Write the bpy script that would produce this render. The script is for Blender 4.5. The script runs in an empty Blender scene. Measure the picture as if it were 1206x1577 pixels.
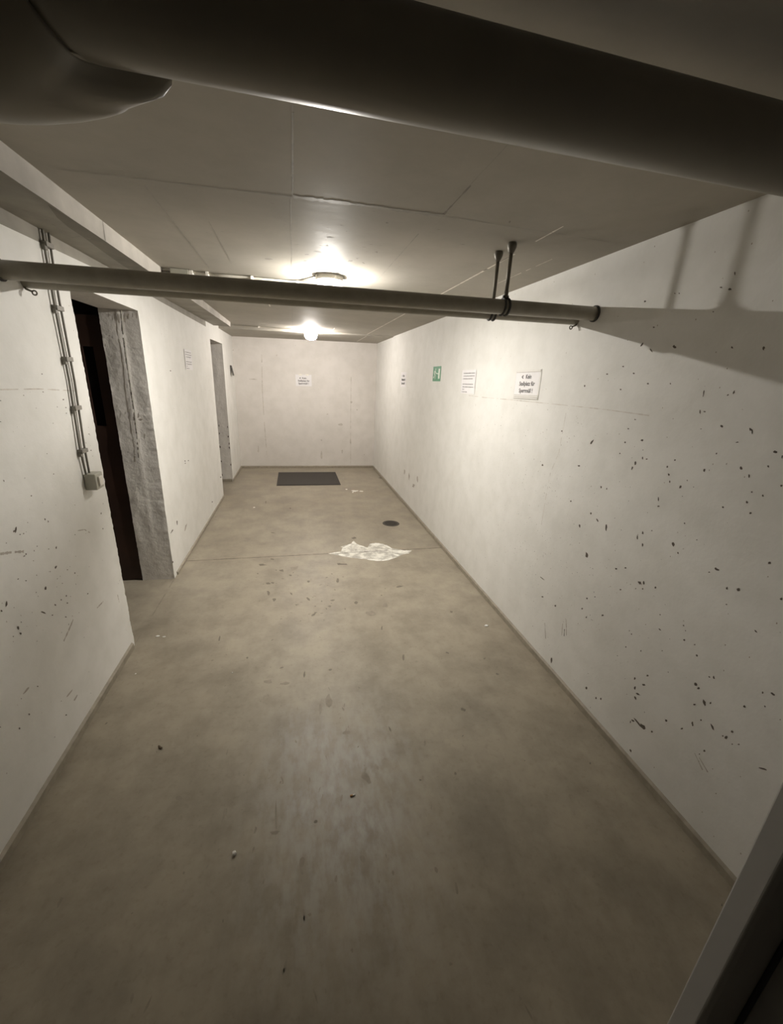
import bpy, bmesh, math, random
from mathutils import Vector, Matrix, noise

random.seed(7)
S = bpy.context.scene
COL = S.collection
PI = math.pi

# ------------------------------------------------------------------ camera
F, YAW, PIT, ROL, HC = 617.04, 0.24397, 0.31894, 0.04883, 1.67988
cy, sy = math.cos(YAW), math.sin(YAW)
FW = Vector((sy*math.cos(PIT), cy*math.cos(PIT), -math.sin(PIT)))
R0 = Vector((cy, -sy, 0)); U0 = R0.cross(FW)
RT = R0*math.cos(ROL) + U0*math.sin(ROL)
UP = -R0*math.sin(ROL) + U0*math.cos(ROL)
CAM = Vector((0, 0, HC))
cd = bpy.data.cameras.new('camera'); cam = bpy.data.objects.new('camera', cd); COL.objects.link(cam)
m3 = Matrix((RT, UP, -FW)).transposed()
cam.matrix_world = Matrix.Translation(CAM) @ m3.to_4x4()
cd.sensor_fit = 'VERTICAL'; cd.sensor_height = 36; cd.sensor_width = 27.5; cd.lens = F/1577*36
cd.clip_start = 0.02; cd.clip_end = 60
S.camera = cam

# ------------------------------------------------------------------ light levels
S.view_settings.view_transform = 'Standard'; S.view_settings.look = 'None'
S.view_settings.gamma = 1; S.view_settings.use_curve_mapping = False
S.view_settings.exposure = 0.0
BULB = 11500.0        # near ceiling lamp, small clear bulb
GLOBE = 225.0         # far ceiling lamp, frosted globe
w = bpy.data.worlds.new('world'); S.world = w; w.use_nodes = True
w.node_tree.nodes['Background'].inputs[0].default_value = (0.6, 0.55, 0.5, 1)
w.node_tree.nodes['Background'].inputs[1].default_value = 0.001

# ------------------------------------------------------------------ room numbers (metres)
CE, XR, YB = 2.30, 1.4976, 7.70
Y1, Y2, Y3, Y4 = 2.457, 3.358, 5.811, 6.683
ZD, ZE = 2.046, 2.058
TH = 0.24
A0, A1 = -1.055, 0.0097
def XL(y): return A0 + A1*y
YN = 0.235
def ray(u, v): return FW + (u-603)/F*RT - (v-788.5)/F*UP
def hit(u, v, ax, val):
    d = ray(u, v); t = (val-CAM[ax])/d[ax]; return CAM + t*d
def hit_left(u, v, off=0.0):
    d = ray(u, v); t = (A0+off)/(d.x - A1*d.y); return CAM + t*d

# ------------------------------------------------------------------ materials
def new_mat(name):
    m = bpy.data.materials.new(name); m.use_nodes = True
    return m, m.node_tree, m.node_tree.nodes['Principled BSDF']
def N(t, kind, **kw):
    n = t.nodes.new(kind)
    for k, v in kw.items(): setattr(n, k, v)
    return n
def noise_tex(t, scale, detail=4, rough=0.55, coord=None, stretch=None):
    n = N(t, 'ShaderNodeTexNoise'); n.inputs['Scale'].default_value = scale
    n.inputs['Detail'].default_value = detail; n.inputs['Roughness'].default_value = rough
    if stretch:
        mp = N(t, 'ShaderNodeMapping'); mp.inputs['Scale'].default_value = stretch
        t.links.new(coord, mp.inputs['Vector']); t.links.new(mp.outputs[0], n.inputs['Vector'])
    else: t.links.new(coord, n.inputs['Vector'])
    return n.outputs['Fac']
def ramp(t, src, p0, p1, c0, c1):
    r = N(t, 'ShaderNodeValToRGB'); e = r.color_ramp.elements
    e[0].position = p0; e[1].position = p1
    e[0].color = (*c0, 1) if len(c0) == 3 else c0; e[1].color = (*c1, 1) if len(c1) == 3 else c1
    t.links.new(src, r.inputs[0]); return r.outputs[0]
def mixc(t, fac, a, b, mode='MIX'):
    m = N(t, 'ShaderNodeMix', data_type='RGBA', blend_type=mode)
    if isinstance(fac, (int, float)): m.inputs[0].default_value = fac
    else: t.links.new(fac, m.inputs[0])
    for i, x in ((6, a), (7, b)):
        if isinstance(x, tuple): m.inputs[i].default_value = (*x, 1)
        else: t.links.new(x, m.inputs[i])
    return m.outputs[2]
def bump(t, bsdf, h, strength, dist, chain=None):
    b = N(t, 'ShaderNodeBump'); b.inputs['Strength'].default_value = strength; b.inputs['Distance'].default_value = dist
    t.links.new(h, b.inputs['Height'])
    if chain is not None: t.links.new(chain, b.inputs['Normal'])
    t.links.new(b.outputs[0], bsdf.inputs['Normal']); return b.outputs[0]
G3 = lambda v: (v, v, v)

def simple(name, col, rough=0.6, metal=0.0, var=0.15, scale=25, bmp=0.1, spec=0.5):
    m, t, b = new_mat(name); co = N(t, 'ShaderNodeTexCoord').outputs['Object']
    nz = noise_tex(t, scale, coord=co)
    c = ramp(t, nz, 0.3, 0.7, tuple(x*(1-var) for x in col), tuple(min(1, x*(1+var)) for x in col))
    t.links.new(c, b.inputs['Base Color']); b.inputs['Roughness'].default_value = rough
    b.inputs['Metallic'].default_value = metal; b.inputs['Specular IOR Level'].default_value = spec
    if bmp: bump(t, b, nz, bmp, 0.002)
    return m

def painted_wall(name, col=(0.83, 0.82, 0.785)):
    m, t, b = new_mat(name); co = N(t, 'ShaderNodeTexCoord').outputs['Object']
    big = noise_tex(t, 1.1, 3, 0.5, co); mid = noise_tex(t, 6, 5, 0.6, co); fine = noise_tex(t, 90, 3, 0.6, co)
    lump = noise_tex(t, 22, 4, 0.55, co)
    c = mixc(t, 1.0, tuple(col), ramp(t, big, 0.3, 0.75, (0.90, 0.895, 0.885), (1, 1, 1)), 'MULTIPLY')
    c = mixc(t, 1.0, c, ramp(t, mid, 0.32, 0.6, (0.93, 0.93, 0.92), (1, 1, 1)), 'MULTIPLY')
    # sparse dark pinholes
    for sc, thr, dens in ((17, 0.05, 0.93), (34, 0.07, 0.94)):
        vo = N(t, 'ShaderNodeTexVoronoi'); vo.inputs['Scale'].default_value = sc; vo.inputs['Randomness'].default_value = 1
        wob = N(t, 'ShaderNodeMapping'); wob.inputs['Scale'].default_value = (1, 1, 0.6)
        t.links.new(co, wob.inputs[0]); t.links.new(wob.outputs[0], vo.inputs['Vector'])
        dd = N(t, 'ShaderNodeMath', operation='LESS_THAN'); t.links.new(vo.outputs['Distance'], dd.inputs[0]); dd.inputs[1].default_value = thr
        sp = N(t, 'ShaderNodeSeparateColor'); t.links.new(vo.outputs['Color'], sp.inputs[0])
        gg = N(t, 'ShaderNodeMath', operation='GREATER_THAN'); t.links.new(sp.outputs[0], gg.inputs[0]); gg.inputs[1].default_value = dens
        mm = N(t, 'ShaderNodeMath', operation='MULTIPLY'); t.links.new(dd.outputs[0], mm.inputs[0]); t.links.new(gg.outputs[0], mm.inputs[1])
        c = mixc(t, mm.outputs[0], c, (0.36, 0.31, 0.25))
    t.links.new(c, b.inputs['Base Color']); b.inputs['Roughness'].default_value = 0.62; b.inputs['Specular IOR Level'].default_value = 0.3
    n1 = bump(t, b, lump, 0.25, 0.004); bump(t, b, fine, 0.18, 0.0015, n1)
    return m

M = {}
M['wall'] = painted_wall('painted_concrete')
M['wall_back'] = painted_wall('painted_concrete_far', (0.80, 0.765, 0.725))
def jamb_mat():
    m, t, b = new_mat('rough_plaster'); co = N(t, 'ShaderNodeTexCoord').outputs['Object']
    a = noise_tex(t, 9, 5, 0.6, co); f = noise_tex(t, 38, 5, 0.65, co)
    c = ramp(t, a, 0.3, 0.7, (0.66, 0.63, 0.59), (0.74, 0.71, 0.665)); t.links.new(c, b.inputs['Base Color'])
    b.inputs['Roughness'].default_value = 0.8
    n = bump(t, b, a, 0.25, 0.008); bump(t, b, f, 0.7, 0.006, n); return m
M['jamb'] = jamb_mat()
def ceil_mat():
    m, t, b = new_mat('ceiling_concrete'); co = N(t, 'ShaderNodeTexCoord').outputs['Object']
    big = noise_tex(t, 0.9, 3, 0.5, co); mid = noise_tex(t, 5, 5, 0.65, co)
    st = noise_tex(t, 3, 4, 0.6, co, stretch=(0.35, 5, 1))
    c = ramp(t, big, 0.3, 0.75, (0.41, 0.385, 0.335), (0.49, 0.46, 0.405))
    c = mixc(t, 1.0, c, ramp(t, mid, 0.3, 0.6, (0.90, 0.90, 0.89), (1, 1, 1)), 'MULTIPLY')
    t.links.new(c, b.inputs['Base Color'])
    t.links.new(ramp(t, mid, 0.3, 0.7, G3(0.62), G3(0.75)), b.inputs['Roughness'])
    b.inputs['Specular IOR Level'].default_value = 0.06
    bump(t, b, st, 0.12, 0.004); return m
M['ceiling'] = ceil_mat()
def floor_mat():
    m, t, b = new_mat('floor_screed'); co = N(t, 'ShaderNodeTexCoord').outputs['Object']
    big = noise_tex(t, 0.8, 4, 0.55, co); mid = noise_tex(t, 3.5, 6, 0.65, co); fine = noise_tex(t, 40, 4, 0.6, co)
    st = noise_tex(t, 4, 5, 0.6, co, stretch=(5, 2.2, 1))
    c = ramp(t, big, 0.3, 0.7, (0.325, 0.283, 0.217), (0.395, 0.352, 0.278))
    c = mixc(t, 1.0, c, ramp(t, mid, 0.34, 0.6, (0.74, 0.73, 0.72), (1.04, 1.04, 1.03)), 'MULTIPLY')
    c = mixc(t, 1.0, c, ramp(t, st, 0.35, 0.6, (0.95, 0.95, 0.95), (1, 1, 1)), 'MULTIPLY')
    c = mixc(t, 1.0, c, ramp(t, fine, 0.25, 0.45, (0.86, 0.85, 0.84), (1, 1, 1)), 'MULTIPLY')
    # worn, slightly paler track down the middle of the corridor near the entrance
    sx = N(t, 'ShaderNodeSeparateXYZ'); t.links.new(co, sx.inputs[0])
    def gauss(out, c0, wd):
        a = N(t, 'ShaderNodeMath', operation='SUBTRACT'); t.links.new(out, a.inputs[0]); a.inputs[1].default_value = c0
        q = N(t, 'ShaderNodeMath', operation='ABSOLUTE'); t.links.new(a.outputs[0], q.inputs[0])
        r = N(t, 'ShaderNodeMapRange'); r.inputs['From Min'].default_value = 0; r.inputs['From Max'].default_value = wd
        r.inputs['To Min'].default_value = 1; r.inputs['To Max'].default_value = 0; r.interpolation_type = 'SMOOTHERSTEP'
        t.links.new(q.outputs[0], r.inputs[0]); return r.outputs[0]
    gx = gauss(sx.outputs[0], 0.15, 0.55); gy = gauss(sx.outputs[1], 1.2, 0.8)
    mu = N(t, 'ShaderNodeMath', operation='MULTIPLY'); t.links.new(gx, mu.inputs[0]); t.links.new(gy, mu.inputs[1])
    wn = ramp(t, st, 0.42, 0.62, G3(0), G3(1))
    mu2 = N(t, 'ShaderNodeMath', operation='MULTIPLY'); t.links.new(mu.outputs[0], mu2.inputs[0]); t.links.new(wn, mu2.inputs[1])
    c = mixc(t, mu2.outputs[0], c, (0.41, 0.385, 0.34))
    t.links.new(c, b.inputs['Base Color'])
    t.links.new(ramp(t, mid, 0.3, 0.7, G3(0.36), G3(0.56)), b.inputs['Roughness'])
    b.inputs['Specular IOR Level'].default_value = 0.4
    n = bump(t, b, mid, 0.12, 0.005); bump(t, b, fine, 0.15, 0.0015, n); return m
M['floor'] = floor_mat()
M['skirt'] = simple('floor_paint_upstand', (0.31, 0.275, 0.215), 0.6)
M['chip'] = simple('bare_dark_concrete', (0.12, 0.10, 0.08), 0.9, bmp=0)
M['chip_soft'] = simple('grey_scuff', (0.44, 0.40, 0.35), 0.8, bmp=0)
M['hair'] = simple('hairline_crack', (0.60, 0.56, 0.50), 0.8, bmp=0)
M['seam'] = simple('ceiling_seam', (0.27, 0.25, 0.215), 0.8, bmp=0)
M['seam_soft'] = simple('ceiling_seam_faint', (0.335, 0.313, 0.268), 0.6, bmp=0)
M['seam_white'] = simple('pale_filler', (0.85, 0.82, 0.74), 0.7, bmp=0)
M['stain'] = simple('floor_stain', (0.19, 0.165, 0.13), 0.8, bmp=0)
M['stain_soft'] = simple('floor_scuff', (0.275, 0.24, 0.19), 0.7, bmp=0)
M['joint'] = simple('floor_joint', (0.13, 0.11, 0.085), 0.9, bmp=0)
def patch_mat():
    m, t, b = new_mat('bare_screed'); co = N(t, 'ShaderNodeTexCoord').outputs['Object']
    a = noise_tex(t, 11, 6, 0.7, co)
    t.links.new(ramp(t, a, 0.42, 0.58, (0.47, 0.445, 0.39), (0.80, 0.775, 0.70)), b.inputs['Base Color'])
    b.inputs['Roughness'].default_value = 0.8; bump(t, b, a, 0.4, 0.004); return m
M['patch'] = patch_mat()
M['patch_white'] = simple('white_screed_edge', (0.86, 0.84, 0.77), 0.8, scale=40)
M['pipe'] = simple('pipe_paint', (0.30, 0.275, 0.22), 0.42, var=0.1, scale=18, bmp=0.15)
M['duct'] = simple('duct_jacket', (0.19, 0.172, 0.138), 0.42, var=0.08, scale=5, bmp=0.15)
M['rubber'] = simple('clamp_rubber', (0.03, 0.028, 0.025), 0.6)
M['rod'] = simple('hanger_steel', (0.16, 0.145, 0.115), 0.5, metal=0.3)
M['plastic'] = simple('grey_plastic', (0.44, 0.43, 0.36), 0.45, var=0.05, bmp=0)
M['plastic_white'] = simple('white_plastic', (0.78, 0.75, 0.68), 0.4, var=0.04, bmp=0)
M['cable'] = simple('grey_cable', (0.22, 0.205, 0.175), 0.5, var=0.05, bmp=0)
M['cable_pale'] = simple('painted_cable', (0.62, 0.59, 0.51), 0.5, var=0.06, bmp=0)
M['paper'] = simple('paper', (0.83, 0.81, 0.81), 0.7, var=0.02, bmp=0.03)
M['ink'] = simple('ink', (0.06, 0.055, 0.055), 0.7, bmp=0)
M['ink_soft'] = simple('small_print', (0.20, 0.19, 0.20), 0.7, bmp=0)
M['sleeve'] = simple('clear_sleeve', (0.82, 0.80, 0.76), 0.25, var=0.03, bmp=0)
M['green'] = simple('sign_green', (0.055, 0.27, 0.13), 0.45, var=0.05, bmp=0)
M['sign_white'] = simple('sign_white', (0.72, 0.82, 0.70), 0.45, var=0.03, bmp=0)
M['dark_sign'] = simple('dark_sign', (0.06, 0.055, 0.05), 0.5)
M['mat'] = simple('mat_rubber', (0.055, 0.048, 0.042), 0.9, scale=120, var=0.4, bmp=0.6)
M['mat_edge'] = simple('mat_edge', (0.045, 0.04, 0.036), 0.8)
M['iron'] = simple('drain_iron', (0.065, 0.055, 0.045), 0.8)
M['hole'] = simple('drain_hole', (0.01, 0.009, 0.008), 0.9)
M['wood'] = simple('brown_door', (0.034, 0.015, 0.009), 0.55, var=0.25, scale=6)
M['pane'] = simple('dark_glass', (0.008, 0.006, 0.006), 0.15, bmp=0)
M['steel'] = simple('grey_steel', (0.36, 0.35, 0.33), 0.42, var=0.05, scale=8, bmp=0.05)
M['gasket'] = simple('gasket', (0.02, 0.02, 0.02), 0.8, bmp=0)
M['white_bit'] = simple('white_crumb', (0.85, 0.83, 0.78), 0.7)
M['brown_bit'] = simple('dry_leaf', (0.09, 0.06, 0.03), 0.8)
M['filter'] = simple('filter_tip', (0.55, 0.33, 0.15), 0.8)
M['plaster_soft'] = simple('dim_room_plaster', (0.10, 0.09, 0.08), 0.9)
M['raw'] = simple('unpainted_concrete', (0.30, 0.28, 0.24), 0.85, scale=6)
M['raw_dark'] = simple('darker_concrete', (0.20, 0.185, 0.155), 0.85, scale=6)
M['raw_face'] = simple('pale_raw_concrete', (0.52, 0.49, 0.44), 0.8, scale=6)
def emit(name, col, s):
    m = bpy.data.materials.new(name); m.use_nodes = True; t = m.node_tree
    t.nodes.remove(t.nodes['Principled BSDF']); e = N(t, 'ShaderNodeEmission')
    e.inputs[0].default_value = (*col, 1); e.inputs[1].default_value = s
    t.links.new(e.outputs[0], t.nodes['Material Output'].inputs[0]); return m
M['bulb'] = emit('lit_bulb', (1.0, 0.955, 0.89), BULB)
M['globe'] = emit('lit_globe', (1.0, 0.93, 0.87), GLOBE)
def glassy(name, fac, col):
    m = bpy.data.materials.new(name); m.use_nodes = True; t = m.node_tree
    b = t.nodes['Principled BSDF']; b.inputs['Base Color'].default_value = (*col, 1); b.inputs['Roughness'].default_value = 0.15
    tr = N(t, 'ShaderNodeBsdfTransparent'); mx = N(t, 'ShaderNodeMixShader'); mx.inputs[0].default_value = fac
    t.links.new(tr.outputs[0], mx.inputs[1]); t.links.new(b.outputs[0], mx.inputs[2])
    t.links.new(mx.outputs[0], t.nodes['Material Output'].inputs[0]); return m
M['glass'] = glassy('clear_lamp_glass', 0.08, (0.9, 0.9, 0.88))
M['added_screen'] = glassy('added_light_screen', 0.93, (0.3, 0.29, 0.26))

M['added_faint_screen'] = glassy('added_faint_light_screen', 0.30, (0.6, 0.58, 0.52))

# ------------------------------------------------------------------ mesh helpers
def link(name, bm, mats, parent=None, smooth=False, recalc=False):
    if recalc: bmesh.ops.recalc_face_normals(bm, faces=bm.faces)
    me = bpy.data.meshes.new(name); bm.to_mesh(me); bm.free()
    if not isinstance(mats, (list, tuple)): mats = [mats]
    for k in mats: me.materials.append(M[k])
    o = bpy.data.objects.new(name, me); COL.objects.link(o)
    if parent is not None:
        o.parent = parent; o.matrix_parent_inverse = Matrix.Translation(parent.location).inverted()
    if smooth:
        for p in me.polygons: p.use_smooth = True
    return o
def struct(o): o['kind'] = 'structure'; return o
def thing(name, label, cat, loc=(0, 0, 0), group=None):
    o = bpy.data.objects.new(name, None); COL.objects.link(o); o.location = loc; o.empty_display_size = 0.1
    tag(o, label, cat, group); return o
def tag(o, label, cat, group=None):
    o['label'] = label; o['category'] = cat
    if group: o['group'] = group
    return o
def box(bm, a, b, bev=0.0, mat=0):
    a, b = Vector(a), Vector(b)
    r = bmesh.ops.create_cube(bm, size=1)
    vs = r['verts']
    for v in vs: v.co = Vector([(a[i]+b[i])/2 + v.co[i]*(b[i]-a[i]) for i in range(3)])
    fs = set(f for v in vs for f in v.link_faces)
    for f in fs: f.material_index = mat
    if bev:
        es = set(e for v in vs for e in v.link_edges)
        bmesh.ops.bevel(bm, geom=list(es), offset=bev, segments=2, affect='EDGES', profile=0.5)
def poly(bm, pts, mat=0):
    f = bm.faces.new([bm.verts.new(p) for p in pts]); f.material_index = mat; return f
def tube(bm, pts, rad, seg=20, caps=True, mat=0):
    pts = [Vector(p) for p in pts]; n = len(pts)
    if not isinstance(rad, (list, tuple)): rad = [rad]*n
    tan = [(pts[min(i+1, n-1)] - pts[max(i-1, 0)]).normalized() for i in range(n)]
    a = Vector((0, 0, 1)) if abs(tan[0].z) < 0.9 else Vector((1, 0, 0))
    nrm = (a - tan[0]*a.dot(tan[0])).normalized(); rings = []
    for i in range(n):
        if i: nrm = (nrm - tan[i]*nrm.dot(tan[i])).normalized()
        bi = tan[i].cross(nrm)
        rings.append([bm.verts.new(pts[i] + (nrm*math.cos(2*PI*k/seg) + bi*math.sin(2*PI*k/seg))*rad[i]) for k in range(seg)])
    for i in range(n-1):
        for k in range(seg):
            f = bm.faces.new((rings[i][k], rings[i][(k+1) % seg], rings[i+1][(k+1) % seg], rings[i+1][k]))
            f.smooth = True; f.material_index = mat
    if caps:
        f = bm.faces.new(rings[0][::-1]); f.material_index = mat
        f = bm.faces.new(rings[-1]); f.material_index = mat
def lathe(bm, prof, centre, seg=40, mat=0):
    cx, cyy, cz = centre; rings = []
    for r, z in prof:
        rings.append([bm.verts.new((cx+max(r, 1e-5)*math.cos(2*PI*k/seg), cyy+max(r, 1e-5)*math.sin(2*PI*k/seg), cz+z)) for k in range(seg)])
    for i in range(len(rings)-1):
        for k in range(seg):
            f = bm.faces.new((rings[i][k], rings[i][(k+1) % seg], rings[i+1][(k+1) % seg], rings[i+1][k])); f.material_index = mat
def ring(bm, c, axis, R, r, a0=0, a1=2*PI, seg=32):
    c = Vector(c); ax = Vector(axis).normalized()
    u = Vector((0, 0, 1)); v = ax.cross(u)
    n = seg; pts = [c + (u*math.cos(a0+(a1-a0)*k/n) + v*math.sin(a0+(a1-a0)*k/n))*R for k in range(n+1)]
    tube(bm, pts, r, 8)

# surface marks: thin irregular flakes and lines that belong to the wall, floor or ceiling mesh
def surf(kind, off=0.0006):
    if kind == 'R': return lambda u, v: hit(u, v, 0, XR-off)
    if kind == 'L': return lambda u, v: hit_left(u, v, off)
    if kind == 'B': return lambda u, v: hit(u, v, 1, YB-off)
    if kind == 'F': return lambda u, v: hit(u, v, 2, off)
    if kind == 'C': return lambda u, v: hit(u, v, 2, CE-off)
def chip(bm, kind, u, v, a, b, ang=0, mat=1, off=0.0006, n=9):
    s = surf(kind, off + random.random()*0.0003); c, d = math.cos(ang), math.sin(ang); pts = []
    for k in range(n):
        t = 2*PI*k/n; q = random.uniform(0.6, 1.25)
        x, y = a*q*math.cos(t), b*q*math.sin(t)
        pts.append(s(u + x*c - y*d, v + x*d + y*c))
    poly(bm, pts, mat)
def wchip(bm, f, p, q, a, b, ang, mat=1, n=8):     # in surface coordinates
    c, d = math.cos(ang), math.sin(ang); pts = []
    for k in range(n):
        t = 2*PI*k/n; g = random.uniform(0.55, 1.3); x, y = a*g*math.cos(t), b*g*math.sin(t)
        pts.append(f(p + x*c - y*d, q + x*d + y*c))
    poly(bm, pts, mat)
def streak(bm, f, pts, wd, mat, step=0.05, jit=0.3, gap=0.0):   # ragged line in surface coordinates
    P = [Vector(p) for p in pts]; L = []
    for i in range(len(P)-1):
        n = max(1, int((P[i+1]-P[i]).length/step))
        for k in range(n): L.append(P[i].lerp(P[i+1], k/n))
    L.append(P[-1])
    for i in range(len(L)-1):
        if random.random() < gap: continue
        d = (L[i+1]-L[i]).normalized(); nn = Vector((-d.y, d.x))
        w0 = wd*random.uniform(1-jit, 1+jit); w1 = wd*random.uniform(1-jit, 1+jit)
        poly(bm, [f(*(L[i]-nn*w0)), f(*(L[i+1]-nn*w1)), f(*(L[i+1]+nn*w1)), f(*(L[i]+nn*w0))], mat)

# ------------------------------------------------------------------ floor
bm = bmesh.new()
box(bm, (-3.2, -1.6, -0.10), (XR+0.02, YB+0.02, 0.0))
fl = lambda x, y: Vector((x, y, 0.0007))
fl2 = lambda x, y: Vector((x, y, 0.0014))
# construction joint across the corridor
streak(bm, fl, [(XL(3.7)-0.0, 3.70), (0.385, 3.70), (XR, 3.705)], 0.0045, 3, 0.06, 0.45)
streak(bm, fl, [(XL(Y1)+0.0, Y1+0.02), (XL(Y2)+0.0, Y2)], 0.004, 2, 0.05, 0.5, 0.2)
# pale patch of bare screed around the joint (outline read on the floor)
def cz(x, y): return 380 + x/3.547, 700 + y/3.547
outl = [(445,541),(480,535),(515,530),(522,510),(512,503),(545,494),(570,486),(583,470),(598,484),(625,500),(660,508),(672,488),(700,482),(722,484),(745,492),(765,494),(790,512),(830,518),(862,524),(902,524),(885,540),(850,546),(832,556),(800,568),(768,580),(735,582),(700,578),(655,573),(610,568),(565,562),(525,556),(495,550)]
poly(bm, [hit(*cz(x, y), 2, 0.0009) for x, y in outl], 4)
for (x0, y0, x1, y1, wd) in [(448,541,520,532,4),(500,545,540,552,7),(520,512,572,490,8),(575,478,600,490,8),(655,572,735,581,5),(735,580,800,566,5),(672,490,752,490,8),(745,492,795,514,5),(805,535,900,526,8),(800,545,835,552,9),(600,492,650,508,5),(770,520,830,530,6)]:
    dx, dy = x1-x0, y1-y0; L_ = math.hypot(dx, dy); nx, ny = -dy/L_, dx/L_; top, bot = [], []
    for k in range(8):
        q = k/7; ww = wd*random.uniform(0.4, 1.2)*(1-abs(2*q-1)**3)
        top.append(hit(*cz(x0+dx*q+nx*ww, y0+dy*q+ny*ww*0.7), 2, 0.0016)); bot.append(hit(*cz(x0+dx*q-nx*ww, y0+dy*q-ny*ww*0.7), 2, 0.0016))
    poly(bm, top+bot[::-1], 5)
streak(bm, fl2, [(0.45, 3.70), (0.9, 3.70), (1.04, 3.71)], 0.004, 3, 0.04, 0.5, 0.1)
for (x, y, a, b_) in [(590,199,18,3),(625,200,12,2),(545,190,7,2),(40,289,6,2),(580,206,6,2)]:
    u, v = cz(x, y); chip(bm, 'F', u, v, a/3.5, b_/3.5+0.3, 0, 5, 0.0012)
# dark stains and scrapes
def c3(x, y): return 200 + x/2.01, 850 + y/2.01
for x, y, a, b_, an in [(508,52,13,6,-.5),(440,22,5,3,0),(428,97,9,4,0),(447,148,6,5,0),(430,128,4,6,.3),(553,92,6,3,0),(552,146,9,3,.7),(568,195,8,4,-.6),(627,150,10,3,-.1),(618,168,5,3,0),(643,88,4,7,0),(700,156,6,5,0),(745,190,16,8,.2),(790,165,10,8,.3),(835,107,10,3,-.2),(277,268,3,9,.2),(363,328,4,3,0),(995,185,5,3,0),(1032,488,8,5,.4),(1098,330,5,3,0),(983,312,5,3,.4),(1137,378,6,3,.3),(672,560,12,6,-.1),(733,700,22,12,.8),(430,402,14,7,0),(480,408,16,5,0),(620,365,7,4,0),(540,380,4,10,.1),(150,763,11,8,0),(450,868,17,6,0),(452,820,3,48,0),(290,820,3,25,.15),(720,950,11,13,0),(535,960,9,20,.2),(575,835,6,6,0),(900,706,5,3,0),(1008,686,4,5,0),(805,548,3,9,-.3),(847,325,3,10,0),(780,235,3,8,.1),(660,38,16,3,0),(410,40,14,3,0),(470,58,8,3,.3),(500,130,5,3,.7),(590,480,5,20,.1),(615,460,12,20,0)]:
    u, v = c3(x, y); chip(bm, 'F', u, v, a/2.01, b_/2.01, an, 1 if a*b_ < 60 else 2)
for x, y, a, b_ in [(160,632,5,3),(195,630,6,3),(255,622,20,9),(240,660,10,4),(140,572,10,4),(60,650,5,3),(140,700,12,5),(335,695,6,3),(495,688,5,8),(145,428,13,2),(105,260,3,7),(238,293,5,4),(585,456,12,6),(735,128,14,3),(465,652,5,3),(505,598,14,6)]:
    u, v = cz(x, y); chip(bm, 'F', u, v, a/3.6, b_/3.6, 0.15, 1 if a < 18 else 2)
for k in range(260):
    x, y = random.uniform(-1, 1.45), random.uniform(0.5, 6.2)
    wchip(bm, fl, x, y, random.uniform(0.002, 0.008), random.uniform(0.0015, 0.004), random.uniform(0, 3), random.choice((1, 2, 2)))
for k in range(70):
    x, y = random.gauss(0.12, 0.28), random.gauss(1.15, 0.45)
    if y < 0.4: continue
    wchip(bm, fl, x, y, random.uniform(0.004, 0.02), random.uniform(0.002, 0.006), random.uniform(1.2, 1.9), 2)
for k in range(60):
    x, y = random.gauss(0.05, 0.3), random.gauss(2.9, 0.3)
    wchip(bm, fl, x, y, random.uniform(0.004, 0.016), random.uniform(0.003, 0.008), random.uniform(0, 3), random.choice((1, 2)))
struct(link('floor', bm, ['floor', 'stain', 'stain_soft', 'joint', 'patch', 'patch_white']))

# ------------------------------------------------------------------ ceiling, beam strips
bm = bmesh.new()
box(bm, (-3.2, -1.6, CE), (XR+0.02, YB+0.02, CE+0.12))
cl = lambda x, y: Vector((x, y, CE-0.0006))
cl2 = lambda x, y: Vector((x, y, CE-0.0011))
def cline(x0, ya, yb, wd, mat, jit=.4, gap=0, f=cl): streak(bm, f, [(x0, ya), (x0, yb)], wd, mat, 0.05, jit, gap)
cline(0.017, 0.95, 1.80, 0.0028, 2); cline(0.010, 1.80, 2.95, 0.0022, 2); cline(0.01, 3.3, 6.4, 0.002, 2)
cline(0.585, 1.10, 1.50, 0.002, 2); cline(0.588, 1.50, 1.78, 0.004, 1, .6)
cline(0.56, 2.0, 3.2, 0.002, 2); cline(0.56, 5.9, 6.5, 0.006, 3, .3)
cline(-0.50, 1.9, 3.1, 0.003, 2); cline(-0.34, 2.2, 2.9, 0.002, 2); cline(-0.2, 4.2, 4.5, 0.006, 3)
cline(1.08, 1.70, 1.90, 0.004, 3); cline(1.083, 1.94, 2.05, 0.004, 3, .3, .3); cline(1.088, 2.1, 6.5, 0.0055, 3, .25); cline(1.086, 2.05, 2.5, 0.0045, 1, .3, .6, cl2)
cline(1.30, 2.1, 2.7, 0.002, 3, .4, .3)
streak(bm, cl, [(-0.75, 1.86), (-0.32, 1.83), (0.02, 1.803), (0.592, 1.778), (1.1, 1.777), (1.49, 1.79)], 0.003, 2, 0.04, .5)
streak(bm, cl2, [(-0.32, 1.83), (0.02, 1.803)], 0.0012, 1, 0.03, .6, .5)
streak(bm, cl2, [(0.02, 1.800), (0.2, 1.79), (0.592, 1.770)], 0.011, 2, 0.018, .7)
streak(bm, cl, [(-0.82, 6.55), (1.49, 6.42)], 0.004, 2, 0.08, .4)
streak(bm, cl, [(-0.8, 5.9), (0.2, 5.86), (0.7, 5.75)], 0.003, 2, 0.08, .4)
for u, v, a, b_, an in [(414,399,7,2,.1),(540,402,6,2.2,0),(490,388,9,1.6,.15),(505,391,6,1.2,0),(504,379,3,1,0),(516,400,4,1,.3),(508,366,9,1.2,0),(560,405,3,1.2,.4),(580,388,3,1.5,.3),(550,398,3,1,.3),(470,402,4,1,0),(596,343,3,1.5,0),(785,342,2.5,1.6,-.9),(451,173,2.5,2,0),(500,400,4,1,.2),(472,392,5,1,0)]:
    chip(bm, 'C', u, v, a*0.8, b_*0.8, an, 1)
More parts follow.
